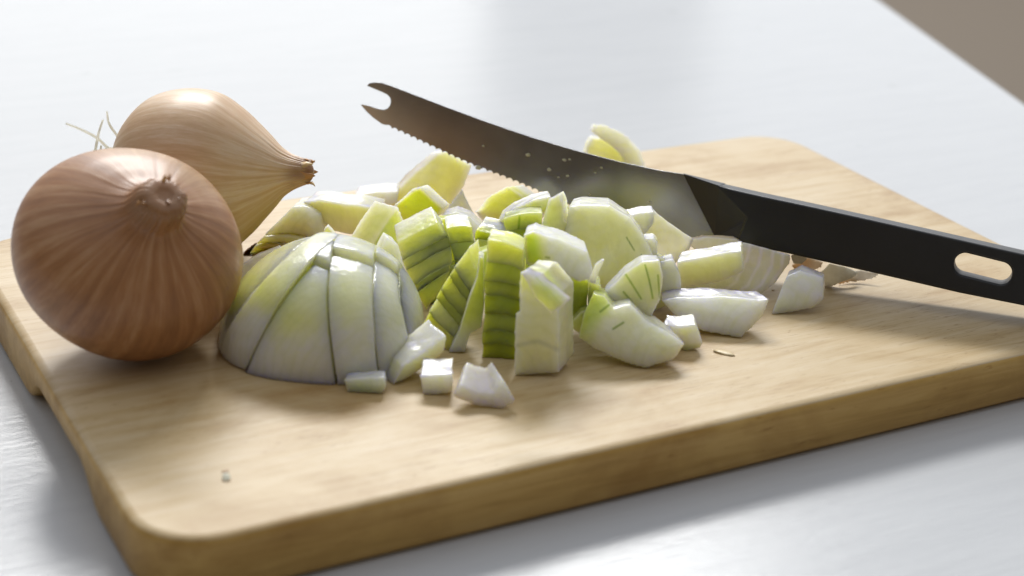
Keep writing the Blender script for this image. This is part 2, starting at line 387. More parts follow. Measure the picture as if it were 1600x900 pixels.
for a, b_ in zip(rings, rings[1:]):
    N = len(a)
    for i in range(N): bm.faces.new((a[i], b_[i], b_[(i + 1) % N], a[(i + 1) % N]))
low = [bm.verts.new((v.co.x + (.012 if v.co.x < .03 and .05 < v.co.y < .155 else .001), v.co.y, -T + .0001)) for v in rings[-1]]
N = len(low)
for i in range(N): bm.faces.new((rings[-1][i], low[i], low[(i + 1) % N], rings[-1][(i + 1) % N]))
bm.faces.new(low[::-1]); bmesh.ops.recalc_face_normals(bm, faces=bm.faces[:])
me = bpy.data.meshes.new('board'); bm.to_mesh(me); bm.free()
me.materials.append(MAPLE); me.materials.append(MAPLE_S)
for p in me.polygons: p.material_index = 0 if p.normal.z > .5 else 1
bo = link('cutting_board', me, None, None, True); me.polygons[0].use_smooth = False
tag(bo, 'thick pale wooden cutting board with rounded corners lying on the white table', 'cutting board')

# ------------------------------------------------------------------ whole onions
def catmull(pts, n):
    p = np.array(pts, float); p = np.vstack([2 * p[0] - p[1], p, 2 * p[-1] - p[-2]]); out = []
    for i in range(1, len(p) - 2):
        for t in np.linspace(0, 1, n, endpoint=False):
            a, b_, c, d = p[i - 1], p[i], p[i + 1], p[i + 2]
            out.append(.5 * (2 * b_ + (c - a) * t + (2 * a - 5 * b_ + 4 * c - d) * t * t + (3 * b_ - a - 3 * c + d) * t ** 3))
    out.append(p[-2]); return np.array(out)
def onion_body(name, prof, cpos, axis, upv, seed, ridge, bendv, squash, mt, parent, patch, cracks=()):
    pr = catmull(prof, 12); M = 360
    zs, rs = pr[:, 0], np.maximum(pr[:, 1], .0002); K = len(zs)
    th = np.linspace(0, 2 * math.pi, M, endpoint=False)
    ax = nrm(axis); sx = nrm(np.cross(upv, ax)); sy = np.cross(ax, sx)
    rsd = np.random.RandomState(seed)
    f1 = sum(np.sin(th * k + rsd.uniform(0, 6.28)) * a for k, a in ((17, .5), (29, .6), (41, .5), (63, .35), (9, .4), (88, .25)))
    V = []; C = []
    zmin, zmax = zs.min(), zs.max()
    idx = np.arange(K) / (K - 1)
    for i in range(K):
        z, r = zs[i], rs[i]; t = (z - zmin) / (zmax - zmin)
        tw = th + .25 * math.sin(t * 3 + seed) * t
        fib = np.interp(np.mod(tw, 2 * math.pi), np.r_[th, 2 * math.pi], np.r_[f1, f1[0]])
        gross = np.sin(th * 2 + seed + t) * .012 + np.sin(th * 3 + 2 * seed) * .009 + np.sin(th * 5 + seed) * .004
        nk = sst((t - .62) / .3)
        low = np.sin(th * 11 + 6 * t) * .5 + np.sin(th * 7 + 3 + 4 * t)
        rr = r * (1 + gross) + ridge * (fib * (.03 + .5 * nk ** 3) + low * (.06 + 1.0 * nk ** 3) + .45 * nk * np.sin(tw * 23 + 3 * np.sin(tw * 2 + seed)) * (np.sin(tw * 3 + seed * 2) > -.2)) * min(1, r / .012)
        p = (sx[None] * np.cos(th)[:, None] + sy[None] * np.sin(th)[:, None]) * rr[:, None] + ax * z
        p = p + np.array(bendv) * (sst((t - .7) / .3))
        V.append(p)
        C.append(np.stack([np.clip(.55 + .30 * fib, 0, 1), np.full(M, t), np.full(M, idx[i])], 1))
    V = np.concatenate(V); C = np.concatenate(C)
    V = V + snoise(V, 55, seed, 3)[:, None] * nrm(V.mean(0) + 1e-6) * .00035
    V[:, 2] *= squash; V = V + cpos
    C2 = np.zeros_like(C); FB = []
    for i in range(K):
        t = (zs[i] - zmin) / (zmax - zmin); tw = th + .15 * math.sin(t * 3 + seed) * t
        FB.append(np.stack([np.cos(tw) * 1.2, np.sin(tw) * 1.2, np.full(M, t * .45)], 1))
    C2[:, 0] = np.clip(C[:, 0] + .22 * snoise(V, 90, seed + 1, 4), 0, 1)
    C2[:, 1] = patch(V, C[:, 1], snoise(V, 70, seed + 2, 3))
    C2[:, 2] = np.clip(sst((C[:, 1] - .84) / .1) * (.75 + .4 * snoise(V, 400, seed + 4)) + .9 * sst((.03 - C[:, 1]) / .03), 0, 1)
    if cracks:
        X, Y, _ = proj(V); pp = np.stack([X, Y], 1); vis = ((V - cpos) @ (CAM - cpos)) > 0
        for ln in cracks:
            ln = np.array(ln[1:], float).reshape(-1, 2) if False else np.array(ln, float).reshape(-1, 2)
            dd = np.min([segdist(pp, ln[i], ln[i + 1]) for i in range(len(ln) - 1)], axis=0)
            C2[:, 2] = np.maximum(C2[:, 2], (1 - sst(dd / 2.8)) * .45 * vis)
    faces = []
    for i in range(K - 1):
        for j in range(M):
            a = i * M + j; b_ = i * M + (j + 1) % M; faces.append((a, b_, b_ + M, a + M))
    faces.append(tuple(range(M - 1, -1, -1))); faces.append(tuple(range((K - 1) * M, K * M)))
    me = bpy.data.meshes.new(name); me.from_pydata(V.tolist(), [], faces); me.update()
    bm = bmesh.new(); bm.from_mesh(me); bmesh.ops.recalc_face_normals(bm, faces=bm.faces[:]); bm.to_mesh(me); bm.free()
    setcol(me, C2); at = me.attributes.new('Fib', 'FLOAT_VECTOR', 'POINT'); at.data.foreach_set('vector', np.concatenate(FB).ravel())
    return link(name, me, mt, parent), ax, sx, sy
def tube(name, pts, rads, mt, parent, seg=8):
    p = catmull(pts, 6); rad = np.interp(np.linspace(0, 1, len(p)), np.linspace(0, 1, len(rads)), rads)
    V = []; faces = []
    for i in range(len(p)):
        t = nrm(p[min(i + 1, len(p) - 1)] - p[max(i - 1, 0)]); a = nrm(np.cross(t, [.3, .2, .9])); b_ = np.cross(t, a)
        for k in range(seg):
            g = 2 * math.pi * k / seg; V.append(p[i] + (a * math.cos(g) + b_ * math.sin(g)) * rad[i])
    for i in range(len(p) - 1):
        for k in range(seg): faces.append((i * seg + k, i * seg + (k + 1) % seg, (i + 1) * seg + (k + 1) % seg, (i + 1) * seg + k))
    faces.append(tuple(range(seg - 1, -1, -1))); faces.append(tuple(range((len(p) - 1) * seg, len(p) * seg)))
    me = bpy.data.meshes.new(name); me.from_pydata([list(v) for v in V], [], faces); me.update(); return link(name, me, mt, parent)
def flake(name, base, d1, d2, h, mt, parent, seed):
    """a torn fibre: a thin curled sliver"""
    rs = np.random.RandomState(seed); n = nrm(np.cross(d1, d2)); V = []; K = 6
    for i in range(K):
        t = i / (K - 1); w = (1 - t) ** .7 * (1 + .3 * rs.uniform(-1, 1)) + .08
        c = base + d1 * h * t + n * .0012 * t * t * rs.uniform(-1, 1.5)
        for s in (-1, 1):
            for q in (-1, 1): V.append(c + d2 * s * w * h * .28 + n * q * .00014)
    f = []
    for i in range(K - 1):
        a = i * 4; b_ = a + 4
        for x, y in ((0, 1), (1, 3), (3, 2), (2, 0)): f.append((a + x, a + y, b_ + y, b_ + x))
    f += [(0, 2, 3, 1), (4 * K - 4, 4 * K - 3, 4 * K - 1, 4 * K - 2)]
    me = bpy.data.meshes.new(name); me.from_pydata([list(v) for v in V], [], f); me.update(); return link(name, me, mt, parent)

RC_, UC_, TC_ = R[:, 0], R[:, 1], R[:, 2]
# front onion, neck towards the camera
cA = G(203, 393, .0362); ta_ = nrm(CAM - cA); ax = nrm(math.cos(math.radians(33)) * ta_ + math.sin(math.radians(33)) * (.38 * RC_ + .925 * UC_))
oA = empty('whole_onion', cA * [1, 1, 0]); tag(oA, 'front whole onion with brown papery skin, its dried neck facing the viewer', 'onion', 'whole unpeeled onions')
profA = [(-.0325, .001), (-.0315, .009), (-.0265, .0235), (-.0155, .0358), (-.001, .0402), (.0115, .0370), (.0205, .0290), (.0258, .0205), (.0290, .0140), (.0318, .0104), (.0355, .0092), (.0395, .0084), (.0418, .0066), (.0424, .0040), (.0420, .0020), (.0419, .0005)]
_, ax, sx, sy = onion_body('onion_skin', profA, cA, ax, UC_, 3, .00034, RC_ * .0030 - UC_ * .0012, .965, SKIN_A, oA, lambda V, t, n: np.clip(.18 * sst(n), 0, 1))
tip = cA + ax * .0372 * .98 + RC_ * .0032
for k in range(12):
    a = 2.2 + k * .33 + .25 * math.sin(k * 5); d = nrm(-RC_ * math.cos(a) * .9 + UC_ * math.sin(a)); d = nrm(d - ax * (d @ ax)); d2 = np.cross(ax, d)
    flake('neck_fibre', tip + ax * (.0040 - .0012 * (k % 3)) - RC_ * .0022 + d * (.0030 + .0008 * (k % 2)), nrm(ax * .35 + d * (.6 + .3 * (k % 2)) - RC_ * .2), d2, .0040 + .0022 * ((k * 37) % 5) / 5, CRUST if k % 3 else SKIN_A, oA, k)
bm = bmesh.new(); bmesh.ops.create_uvsphere(bm, u_segments=16, v_segments=8, radius=.0032); me = bpy.data.meshes.new('neck_shade'); bm.to_mesh(me); bm.free()
hb = link('neck_shade', me, DARK, None); hb.scale = (.7, 1.1, .5); hb.rotation_euler = Vector(ax).to_track_quat('Z', 'Y').to_euler(); hb.location = tip + ax * .0050 - RC_ * .0034 - UC_ * .0030  # solid dark ellipsoid standing for the shade inside the neck opening
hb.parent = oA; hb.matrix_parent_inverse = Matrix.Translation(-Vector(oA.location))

# rear onion, lying with its neck to the right
cB = G(302, 272, .0352); axB = nrm(RC_ * 1.0 + UC_ * .035 + TC_ * .10)
oB = empty('whole_onion', cB * [1, 1, 0]); tag(oB, 'rear whole onion with golden skin, neck pointing right and white roots at left', 'onion', 'whole unpeeled onions')
profB = [(-.0325, .0012), (-.0318, .006), (-.0300, .0130), (-.0245, .0235), (-.0145, .0318), (-.001, .0346), (.0115, .0325), (.0205, .0262), (.0268, .0200), (.0318, .0148), (.0362, .0100), (.0400, .0074), (.0435, .0059), (.0460, .0050), (.0476, .0036), (.0486, .0018), (.0489, .0004)]
cr = [[(268, 262), (290, 222), (315, 188), (338, 170), (362, 158), (395, 163)], [(335, 172), (350, 200), (352, 235)], [(345, 168), (370, 190), (410, 215), (440, 232)], [(360, 172), (392, 196)], [(372, 186), (404, 205), (412, 212)]]
_, ax2, sx2, sy2 = onion_body('onion_skin', profB, cB, axB, UC_, 8, .00026, TC_ * .002 - UC_ * .001, .985, SKIN_B, oB,
    lambda V, t, n: np.clip(sst((.044 - V[:, 2] + .008 * n) / .026) * .9, 0, 1))
tipB = cB + ax2 * .0480 + TC_ * .002 - UC_ * .001
for k in range(8):
    a = k * .9; d = nrm(sx2 * math.cos(a) + sy2 * math.sin(a))
    flake('neck_fibre', tipB - ax2 * .004 + d * .0046, nrm(ax2 + d * (.1 + .3 * (k % 3 == 0))), np.cross(ax2, d), .0046 + .0024 * ((k * 31) % 5) / 5, CRUST if k % 3 else SKIN_B, oB, 40 + k)
dB = P(185, 238, 1.0); depB = float(((cB - CAM) @ (-TC_))) + .004
for pth, r0 in (([(186, 236), (170, 232), (152, 216), (128, 203), (103, 193)], .0006), ([(184, 240), (165, 238), (146, 246)], .0005), ([(147, 246), (151, 224), (155, 205), (161, 187)], .00055),
                ([(192, 222), (180, 208), (170, 192), (167, 174)], .00055), ([(190, 238), (172, 232), (160, 236), (146, 236)], .0006), ([(188, 236), (172, 240), (158, 242)], .0005), ([(158, 228), (157, 236), (157, 243)], .0004)):
    tube('root', [P(x, y, depB + .002 * math.sin(x)) for x, y in pth], [r0 * 1.0, r0, r0 * .7], ROOT, oB)

# ------------------------------------------------------------------ half onion cut into slices, still in its domed shape
def sliced_half():
    c0 = G(500, 530, 0); root = empty('sliced_onion_half', c0)
    tag(root, 'domed half onion cut into slices, cut side down beside the front whole onion', 'onion')
    A, B, C_, PW = .0368, .033, .0372, 2.45
    def zscale(qx): return 1 - .30 * max(0, -qx) ** 1.4 - .05 * max(0, qx)
    def on_dome(x, y):
        """first point where the eye ray meets the dome"""
        r = _ray(x, y)
        for k in range(900):
            p = CAM + r * (.52 + k * .0002); q = p - c0; X = q @ RGT / A; Y = q @ FWD / B
            if abs(X) < 1 and p[2] <= C_ * zscale(X) * max(0, 1 - abs(X) ** PW - abs(Y) ** PW) ** (1 / PW) and abs(X) ** PW + abs(Y) ** PW < 1: return p
        return G(x, y, 0)
    def plane(b_, t_, lean=0.0):
        """cutting plane through two places on the dome, running away from the viewer; normal points right"""
        p1, p2 = on_dome(*b_), on_dome(*t_); dr = nrm(FWD + RGT * lean)
        n = nrm(np.cross(p2 - p1, dr)); n = n if n @ RGT > 0 else -n; return (p1, n)
    b = [plane((345, 540), (440, 410), .45), plane((384, 574), (450, 452), .35), plane((526, 586), (513, 430), 0.), plane((590, 576), (580, 420), -.02), plane((640, 540), (618, 430), -.05)]
    def cell(pl, shift, rot, sd, tilt=0):
        bm = bmesh.new(); bmesh.ops.create_icosphere(bm, subdivisions=6, radius=1)
        for v in bm.verts:
            q = v.co; r = (1 + .018 * math.sin(3 * q.x + 1) + .012 * math.sin(5 * q.y)) / (abs(q.x) ** PW + abs(q.y) ** PW + abs(q.z) ** PW) ** (1 / PW); q = Vector((q.x * r, q.y * r, q.z * r)); r = 1
            v.co = c0 + RGT * (q.x * A * r) + FWD * (q.y * B * r) + UP * (max(q.z, -.3) * C_ * r * zscale(q.x))
        for (p, n) in [(c0 + UP * .0001, UP)] + pl:
            g = bmesh.ops.bisect_plane(bm, geom=bm.verts[:] + bm.edges[:] + bm.faces[:], plane_co=Vector(p), plane_no=Vector(n), clear_inner=True)
            ed = [e for e in g['geom_cut'] if isinstance(e, bmesh.types.BMEdge)]
            if ed: bmesh.ops.contextual_create(bm, geom=ed)
        if len(bm.verts) < 10: bm.free(); return
        me = remesh(bm, .0005, 1); V = getco(me)
        if not len(V): return
        q = (V - c0); X = (q @ RGT) / A; Yf = q @ FWD / B; zz = np.array([zscale(x) for x in X]); Z = q[:, 2] / (C_ * zz)
        e = (np.abs(X) ** PW + np.abs(Yf) ** PW + np.abs(Z) ** PW) ** (1 / PW)
        V = V + getno(me) * ((snoise(V, 300, sd) * .00016) + .0004 * snoise(V, 90, sd + 5, 2))[:, None]
        mid = V.mean(0); mid[2] = 0; a = math.radians(rot); Vc = V - mid
        V = mid + np.stack([Vc[:, 0] * math.cos(a) - Vc[:, 1] * math.sin(a), Vc[:, 0] * math.sin(a) + Vc[:, 1] * math.cos(a), Vc[:, 2]], 1)
        if tilt:
            ax_ = FWD; t = math.radians(tilt); Vc = V - mid; V = mid + Vc * math.cos(t) + np.cross(ax_, Vc) * math.sin(t) + ax_ * ((Vc @ ax_)[:, None]) * (1 - math.cos(t))
        V = V + shift; V[:, 2] = np.maximum(V[:, 2], .0002); setco(me, V)
        n = snoise(V, 130, sd + 2, 3); nf_ = snoise(V * [1, 1, .25], 420, sd + 3, 3)
        left = np.clip(.75 - .55 * X, .35, 1.15)
        gk = sst((Z - .46 + .08 * n + .06 * nf_) / .30) * left * (1 - .45 * sst((Z - .82) / .18)) * (.85 + .2 * n)
        gk = np.clip(gk, 0, 1)[:, None]
        C = np.array((.96, .94, .72)) * (1 - gk) + np.array((.80, .90, .30)) * gk
        cut = sst((.96 - e) / .04)[:, None]; C = C * (1 - .5 * cut) + np.array((.84, .87, .52)) * (.5 * cut)
        edge = (sst((e - .90) / .04) * sst((.975 - e) / .03))[:, None]; C = C * (1 - .6 * edge) + np.array((.92, .91, .78)) * .6 * edge
        C = C * (1 + .03 * nf_)[:, None]
        setcol(me, np.clip(C, 0, 1)); link('slice', me, WET, root)
    g = -.00006
    L_ = lambda k: (b[k][0] - b[k][1] * g, -b[k][1])        # keep what is left of boundary k
    R_ = lambda k: (b[k][0] + b[k][1] * g, b[k][1])
    fwd = lambda off, a: (c0 + FWD * off, nrm(-FWD + RGT * a + UP * .10))
    def row(pl, off, a, sh_f, sh_b, sd, rf=0, rb=0, tf=0):
        p, n = fwd(off, a)
        cell(pl + [(p + n * g, n)], sh_f, rf, sd, tf); cell(pl + [(p - n * g, -n)], sh_b, rb, sd + 1)
    cell([L_(0)], -RGT * .0014 + UP * -.0012 + FWD * .001, 1, 11)
    cell([R_(0), L_(1)], -FWD * .0012 + UP * .0004 - RGT * .0003, 1, 21)
    row([R_(1), L_(2)], -.0125, -.45, -FWD * .0022 - UP * .0026 - RGT * .0002, UP * .0004, 31, -.8, .5)
    row([R_(2), L_(3)], -.0060, .05, -FWD * .0030 - UP * .0018 + RGT * .0005, RGT * .0004 + UP * .0004, 41, .8, -.8)
    row([R_(3), L_(4)], -.0035, .25, -FWD * .0014 - UP * .0030 + RGT * .0010, RGT * .0010, 51, 1.2, -1.0)
    cell([R_(4)], RGT * .0012 - UP * .0016, -2, 61)
sliced_half()

# ------------------------------------------------------------------ chopped pieces
exec_pieces = True
# in front of the pile
piece('onion_cube', 'small white onion cube between the bent chunk and the peaked chunk in front', [(656, 588), (707, 586), (706, 613), (661, 617)], z=0, el=4, L=12, rise=1.2, bs=.94, c0=WH)
piece('onion_chunk', 'white onion chunk with a peaked top, nearest the camera of all the cut pieces', [(707, 619), (719, 600), (746, 612), (772, 615), (787, 596), (806, 627), (785, 640), (742, 634)], z=0, el=20, L=12, side=-2, rise=4.5, bs=.55, c0=WH)
piece('onion_chip', 'low green tinted onion chip lying flat in front of the sliced half onion', [(537, 594), (556, 591), (601, 590), (603, 602), (599, 613), (543, 614)], z=0, el=10, L=6, c0=(.74, .80, .62), c1=(.60, .70, .42), ang=-90, back=(.8, .84, .74))
piece('bent_onion_chunk', 'bent onion chunk with a glossy white top, right of the sliced half onion', [(612, 603), (629, 571), (664, 549), (698, 524), (695, 548), (664, 574)], z=0, az=32, el=4, L=13.5, rise=.3, c0=(.84, .86, .50), c1=(.90, .90, .66), ang=90, bs=1, mt=WET, back=WH)
# left and centre of the pile
piece('onion_wedge', 'narrow white onion wedge standing behind the right side of the sliced half onion', [(590, 404), (606, 372), (622, 382), (630, 410), (643, 450), (664, 492), (650, 505), (618, 460)], at=(655, 505, .001), el=8, L=9, side=-3, c0=WH, c1=PG, ang=-90, g0=-.2, g1=.8)
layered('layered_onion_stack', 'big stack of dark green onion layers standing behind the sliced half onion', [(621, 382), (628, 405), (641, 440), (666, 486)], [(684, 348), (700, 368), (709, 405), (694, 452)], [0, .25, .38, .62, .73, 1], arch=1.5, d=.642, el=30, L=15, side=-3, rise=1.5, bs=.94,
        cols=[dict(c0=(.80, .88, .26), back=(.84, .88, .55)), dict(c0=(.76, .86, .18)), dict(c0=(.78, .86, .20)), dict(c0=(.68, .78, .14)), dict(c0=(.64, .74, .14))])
piece('onion_wedge', 'pale green onion wedge with smooth rounded back, behind the top of the sliced half onion', [(578, 388), (600, 352), (622, 322), (634, 352), (643, 366), (640, 402), (612, 408)], d=.664, el=14, L=9, side=-10, bs=.9, c0=(.62, .70, .30), back=(.76, .80, .56), rim=(.74, .78, .5))
piece('onion_shell', 'bright lime onion shell with a white cut rim, above the stack of dark green layers', [(614, 320), (645, 297), (657, 292), (694, 326), (684, 338), (650, 348), (632, 366)], d=.684, el=20, L=5, side=3, bend=(60, -2), c0=(.62, .70, .12), rim=WH, rimw=.0018, back=WH)
piece('onion_wedge', 'long cream onion wedge rising under the serrated part of the blade', [(603, 318), (640, 275), (683, 240), (697, 236), (738, 257), (727, 287), (708, 315), (696, 330), (640, 335)], d=.728, el=26, L=5, side=-3, bend=(-40, 2.5), c0=(.80, .78, .50), c1=(.78, .70, .34), ang=-120, g0=.2, g1=1, rim=WH, rimw=.0016, mt=WET)
piece('onion_shell', 'boat shaped cream onion shell at the left rear of the pile', [(470, 316), (500, 313), (560, 320), (598, 330), (590, 352), (548, 368), (522, 362), (496, 342)], d=.690, el=12, L=13, side=2, rise=.5, bend=(0, 3), bs=.86, c0=(.80, .77, .46), rim=WH, rimw=.0014, back=WH)
piece('onion_slab', 'flat white onion slab lying behind the boat shaped shell', [(552, 306), (590, 300), (622, 300), (620, 318), (590, 324), (560, 322)], d=.722, el=30, L=12, c0=WH)
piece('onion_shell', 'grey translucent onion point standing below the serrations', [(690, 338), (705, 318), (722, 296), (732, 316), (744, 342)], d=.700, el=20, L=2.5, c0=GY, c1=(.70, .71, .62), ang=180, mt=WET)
piece('onion_slab', 'white onion slab lying on top of the middle of the pile, behind the small green cube', [(692, 338), (712, 332), (735, 340), (756, 358), (757, 372), (738, 372), (700, 352)], d=.664, el=35, L=9, c0=WH, c1=PG, ang=180, g0=0, g1=1.2)
layered('layered_onion_cube', 'small green layered onion cube with a white top, right of the big green stack', [(697, 358), (702, 380), (712, 412), (716, 440)], [(738, 355), (743, 378), (743, 402), (738, 440)], [0, .30, .60, 1], arch=2, d=.644, el=10, L=11, side=-2, rise=1,
        cols=[dict(c0=(.72, .80, .20), back=WH), dict(c0=(.56, .66, .24)), dict(c0=(.56, .65, .18))])
layered('layered_onion_cube', 'low green onion cube with a white slanting top, left of the arched stack', [(743, 361), (741, 380), (741, 405)], [(785, 374), (784, 392), (780, 412)], [0, .32, 1], arch=1.5, d=.646, el=14, L=11, side=3, rise=2.5,
        cols=[dict(c0=(.58, .68, .08), back=WH), dict(c0=(.68, .76, .26))])
piece('onion_wedge', 'green onion wedge with a grey white upper side lying against the blade', [(740, 332), (762, 308), (792, 290), (812, 305), (838, 330), (825, 348), (785, 356), (758, 352)], d=.684, el=22, L=6, side=7, rise=-.5, c0=(.68, .70, .30), c1=(.76, .68, .36), ang=-90, g0=0, g1=1, back=(.72, .78, .68), mt=WET)
piece('onion_slab', 'arched outermost onion layer with a white rim, at the top centre of the pile', [(772, 362), (782, 342), (802, 326), (832, 313), (860, 308), (862, 330), (838, 337), (800, 346), (786, 372)], d=.652, el=15, L=9, bend=(0, 1.5), c0=(.70, .77, .44), c1=(.62, .70, .24), ang=-60, rim=WH, rimw=.0012, back=WH)
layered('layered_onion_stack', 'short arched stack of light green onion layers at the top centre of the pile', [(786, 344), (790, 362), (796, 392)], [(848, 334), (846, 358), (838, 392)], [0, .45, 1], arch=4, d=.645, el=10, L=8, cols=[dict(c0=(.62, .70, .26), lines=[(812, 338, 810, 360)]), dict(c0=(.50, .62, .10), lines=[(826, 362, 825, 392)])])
piece('onion_slab', 'tall pale onion slab with a pointed top corner, beside the large cream dome', [(858, 312), (873, 304), (879, 320), (882, 345), (894, 352), (886, 392), (836, 388), (846, 350)], d=.640, el=10, L=7, side=2, c0=(.72, .77, .46), c1=(.78, .80, .60), ang=0, rim=WH, rimw=.0009, lines=[(856, 318, 848, 352)], linec=(.42, .5, .16), linew=.0002)
piece('onion_chip', 'thin green onion chip between the pointed slab and the large cream dome', [(876, 318), (888, 328), (891, 352), (880, 352)], d=.650, el=10, L=6, c0=(.58, .66, .30))
piece('large_onion_piece', 'largest cream coloured onion dome, standing right in front of the blade', [(889, 322), (905, 318), (952, 320), (985, 341), (1008, 370), (1022, 400), (1020, 425), (985, 440), (945, 462), (918, 452), (905, 400), (880, 372)], d=.640, el=34, L=13, bulge=5, bs=.88, c0=(.90, .88, .54), rim=WH, rimw=.0042, lines=[(979, 371, 991, 391), (1002, 398, 1008, 412)], linew=.00022)
# front centre
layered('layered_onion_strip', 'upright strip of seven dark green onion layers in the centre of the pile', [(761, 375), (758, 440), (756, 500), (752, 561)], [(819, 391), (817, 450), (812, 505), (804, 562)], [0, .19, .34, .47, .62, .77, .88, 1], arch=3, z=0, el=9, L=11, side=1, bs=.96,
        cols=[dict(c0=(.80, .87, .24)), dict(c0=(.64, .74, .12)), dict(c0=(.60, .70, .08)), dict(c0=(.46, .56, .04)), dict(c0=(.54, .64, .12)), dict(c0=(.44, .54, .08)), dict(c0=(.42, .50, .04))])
layered('layered_onion_wedge', 'leaning wedge of bright lime onion layers left of the upright green strip', [(733, 385), (716, 408), (690, 450), (661, 505)], [(744, 424), (738, 462), (722, 505), (702, 549)], [0, .29, .39, .58, .68, .85, 1], arch=-2, z=0, el=26, L=10, side=3, bs=.92,
        cols=[dict(c0=(.82, .86, .30)), dict(c0=(.78, .83, .16)), dict(c0=(.80, .85, .18)), dict(c0=(.76, .82, .14))])
piece('onion_slab', 'crooked lime onion slab squeezed between the leaning wedge and the upright green strip', [(748, 400), (757, 402), (757, 470), (752, 512), (735, 522), (726, 551), (700, 552), (715, 520), (732, 470), (745, 432)], z=0, el=12, L=8, c0=(.64, .72, .18), c1=(.72, .74, .56), ang=-90, g0=0, g1=.8, rim=(.76, .8, .5), rimw=.0006)
piece('tall_onion_chunk', 'tall white onion chunk standing at the front, right of the upright green strip', [(813, 425), (845, 428), (872, 462), (874, 583), (803, 587), (806, 490), (812, 488)], z=0, el=6, L=14, side=6, bs=.94, bulge=1, c0=(.86, .84, .62), c1=(.76, .84, .30), ang=90, g0=.45, g1=1.0, back=(.70, .68, .52), lines=[(807, 540, 840, 533, 871, 546)], linec=(.66, .66, .52), linew=.0008)
piece('onion_shell', 'small curled green and white onion shell lying on top of the tall white chunk', [(815, 428), (826, 417), (848, 428), (893, 464), (880, 479), (862, 488), (838, 466)], d=.566, el=38, L=3, bend=(55, 3.5), c0=(.62, .72, .34), c1=WH, ang=120, g0=0, g1=.8, rim=WH, rimw=.0008, lines=[(838, 434, 876, 474)], linec=(.5, .62, .25), linew=.0003)
piece('onion_chunk', 'white onion chunk with a green patch, below the large cream dome', [(818, 367), (833, 361), (880, 376), (919, 394), (929, 434), (905, 442), (870, 428), (822, 414)], d=.606, el=38, L=12, bulge=1.5, bs=.9, c0=WH, c1=(.66, .80, .10), ang=205, g0=.1, g1=.7, rim=WH, rimw=.0016, lines=[(853, 402, 858, 403)], linec=(.3, .35, .1))
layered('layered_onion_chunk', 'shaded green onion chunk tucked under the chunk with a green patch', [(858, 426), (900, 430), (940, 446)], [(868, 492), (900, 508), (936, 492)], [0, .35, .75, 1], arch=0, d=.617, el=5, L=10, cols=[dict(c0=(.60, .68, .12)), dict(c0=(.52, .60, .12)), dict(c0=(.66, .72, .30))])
piece('onion_splinter', 'thin white onion splinter sticking up in front of the large cream dome', [(921, 440), (929, 415), (944, 405), (936, 424), (930, 444)], d=.600, el=10, L=2, c0=WH, voxel=.0004)
piece('onion_chunk', 'broad white onion chunk with green streaks at the front right of the pile', [(904, 528), (912, 488), (926, 456), (944, 462), (958, 482), (985, 474), (1012, 502), (1036, 514), (1070, 538), (1052, 563), (1012, 577), (975, 566), (925, 545)], z=0, el=36, L=12, bulge=3.5, bs=.8, c0=(.86, .86, .64), c1=(.66, .78, .22), ang=150, g0=.35, g1=.9, lines=[(938, 487, 952, 476), (958, 514, 974, 504)], mt=WET)
piece('onion_chip', 'pale onion chip low in the gap left of the broad streaked chunk', [(888, 508), (908, 488), (926, 484), (924, 518), (906, 524)], d=.612, el=14, L=6, c0=(.70, .78, .30))
piece('onion_slice', 'fan shaped onion slice with dark green radiating lines', [(944, 458), (975, 426), (1004, 408), (1030, 407), (1036, 432), (1032, 468), (1016, 498), (988, 482), (962, 474)], d=.618, el=32, L=8, bulge=1.2, c0=(.82, .87, .50), c1=WH, ang=185, g0=.2, g1=.9, rim=WH, rimw=.001,
      lines=[(978, 429, 990, 448, 1002, 467), (1008, 414, 1015, 440, 1020, 466), (974, 456, 987, 471), (1028, 430, 1031, 466)], linew=.00028)
piece('onion_cube', 'small onion cube with bright white top and green foot beside the broad streaked chunk', [(1036, 508), (1060, 511), (1088, 507), (1098, 536), (1094, 544), (1070, 549), (1048, 530)], z=0, el=10, L=8, rise=1.5, bs=.8, c0=WH, c1=(.58, .66, .34), ang=-90, g0=.35, g1=.9)
# right of the pile
piece('onion_wedge', 'long white onion wedge lying flat in front of the blade heel', [(1034, 470), (1056, 463), (1120, 462), (1184, 468), (1202, 467), (1192, 494), (1158, 530), (1100, 519), (1060, 500)], z=0, el=46, L=9, side=-2, bulge=2, bs=.9, c0=WH, c1=(.78, .78, .56), ang=-70, g0=.2, g1=1)
piece('onion_block', 'long cream onion block resting on the ribbed shell under the bolster', [(1057, 410), (1090, 404), (1140, 394), (1159, 392), (1163, 424), (1130, 440), (1066, 451), (1060, 434)], d=.655, el=14, L=9, side=1.5, rise=1, bs=.94, c0=(.90, .88, .60), c1=(.86, .84, .48), ang=-90, back=WH, rim=WH, rimw=.0008)
piece('ribbed_onion_shell', 'ribbed translucent onion shell fanning out under the knife handle', [(1040, 452), (1062, 440), (1140, 420), (1150, 392), (1162, 378), (1182, 383), (1238, 398), (1237, 411), (1214, 440), (1186, 463), (1120, 457)], d=.667, el=26, L=2.4, bend=(20, 4), c0=(.72, .74, .56), mt=WET, voxel=.00045,
      lines=[(1172, 382, 1168, 402, 1150, 440, 1130, 456), (1190, 386, 1186, 412, 1168, 446, 1150, 458), (1208, 391, 1206, 414, 1190, 444, 1170, 460), (1224, 396, 1220, 422, 1200, 450)], linec=(.96, .96, .86), linew=.00055)
piece('onion_chunk', 'four sided cream onion chunk standing alone at the right of the pile', [(1205, 492), (1215, 465), (1229, 431), (1250, 422), (1287, 434), (1286, 468), (1270, 482), (1235, 488)], z=0, el=40, L=7, side=2, bs=.94, bulge=.8, c0=WH, c1=(.84, .82, .46), ang=-90, g0=-.1, g1=.9)
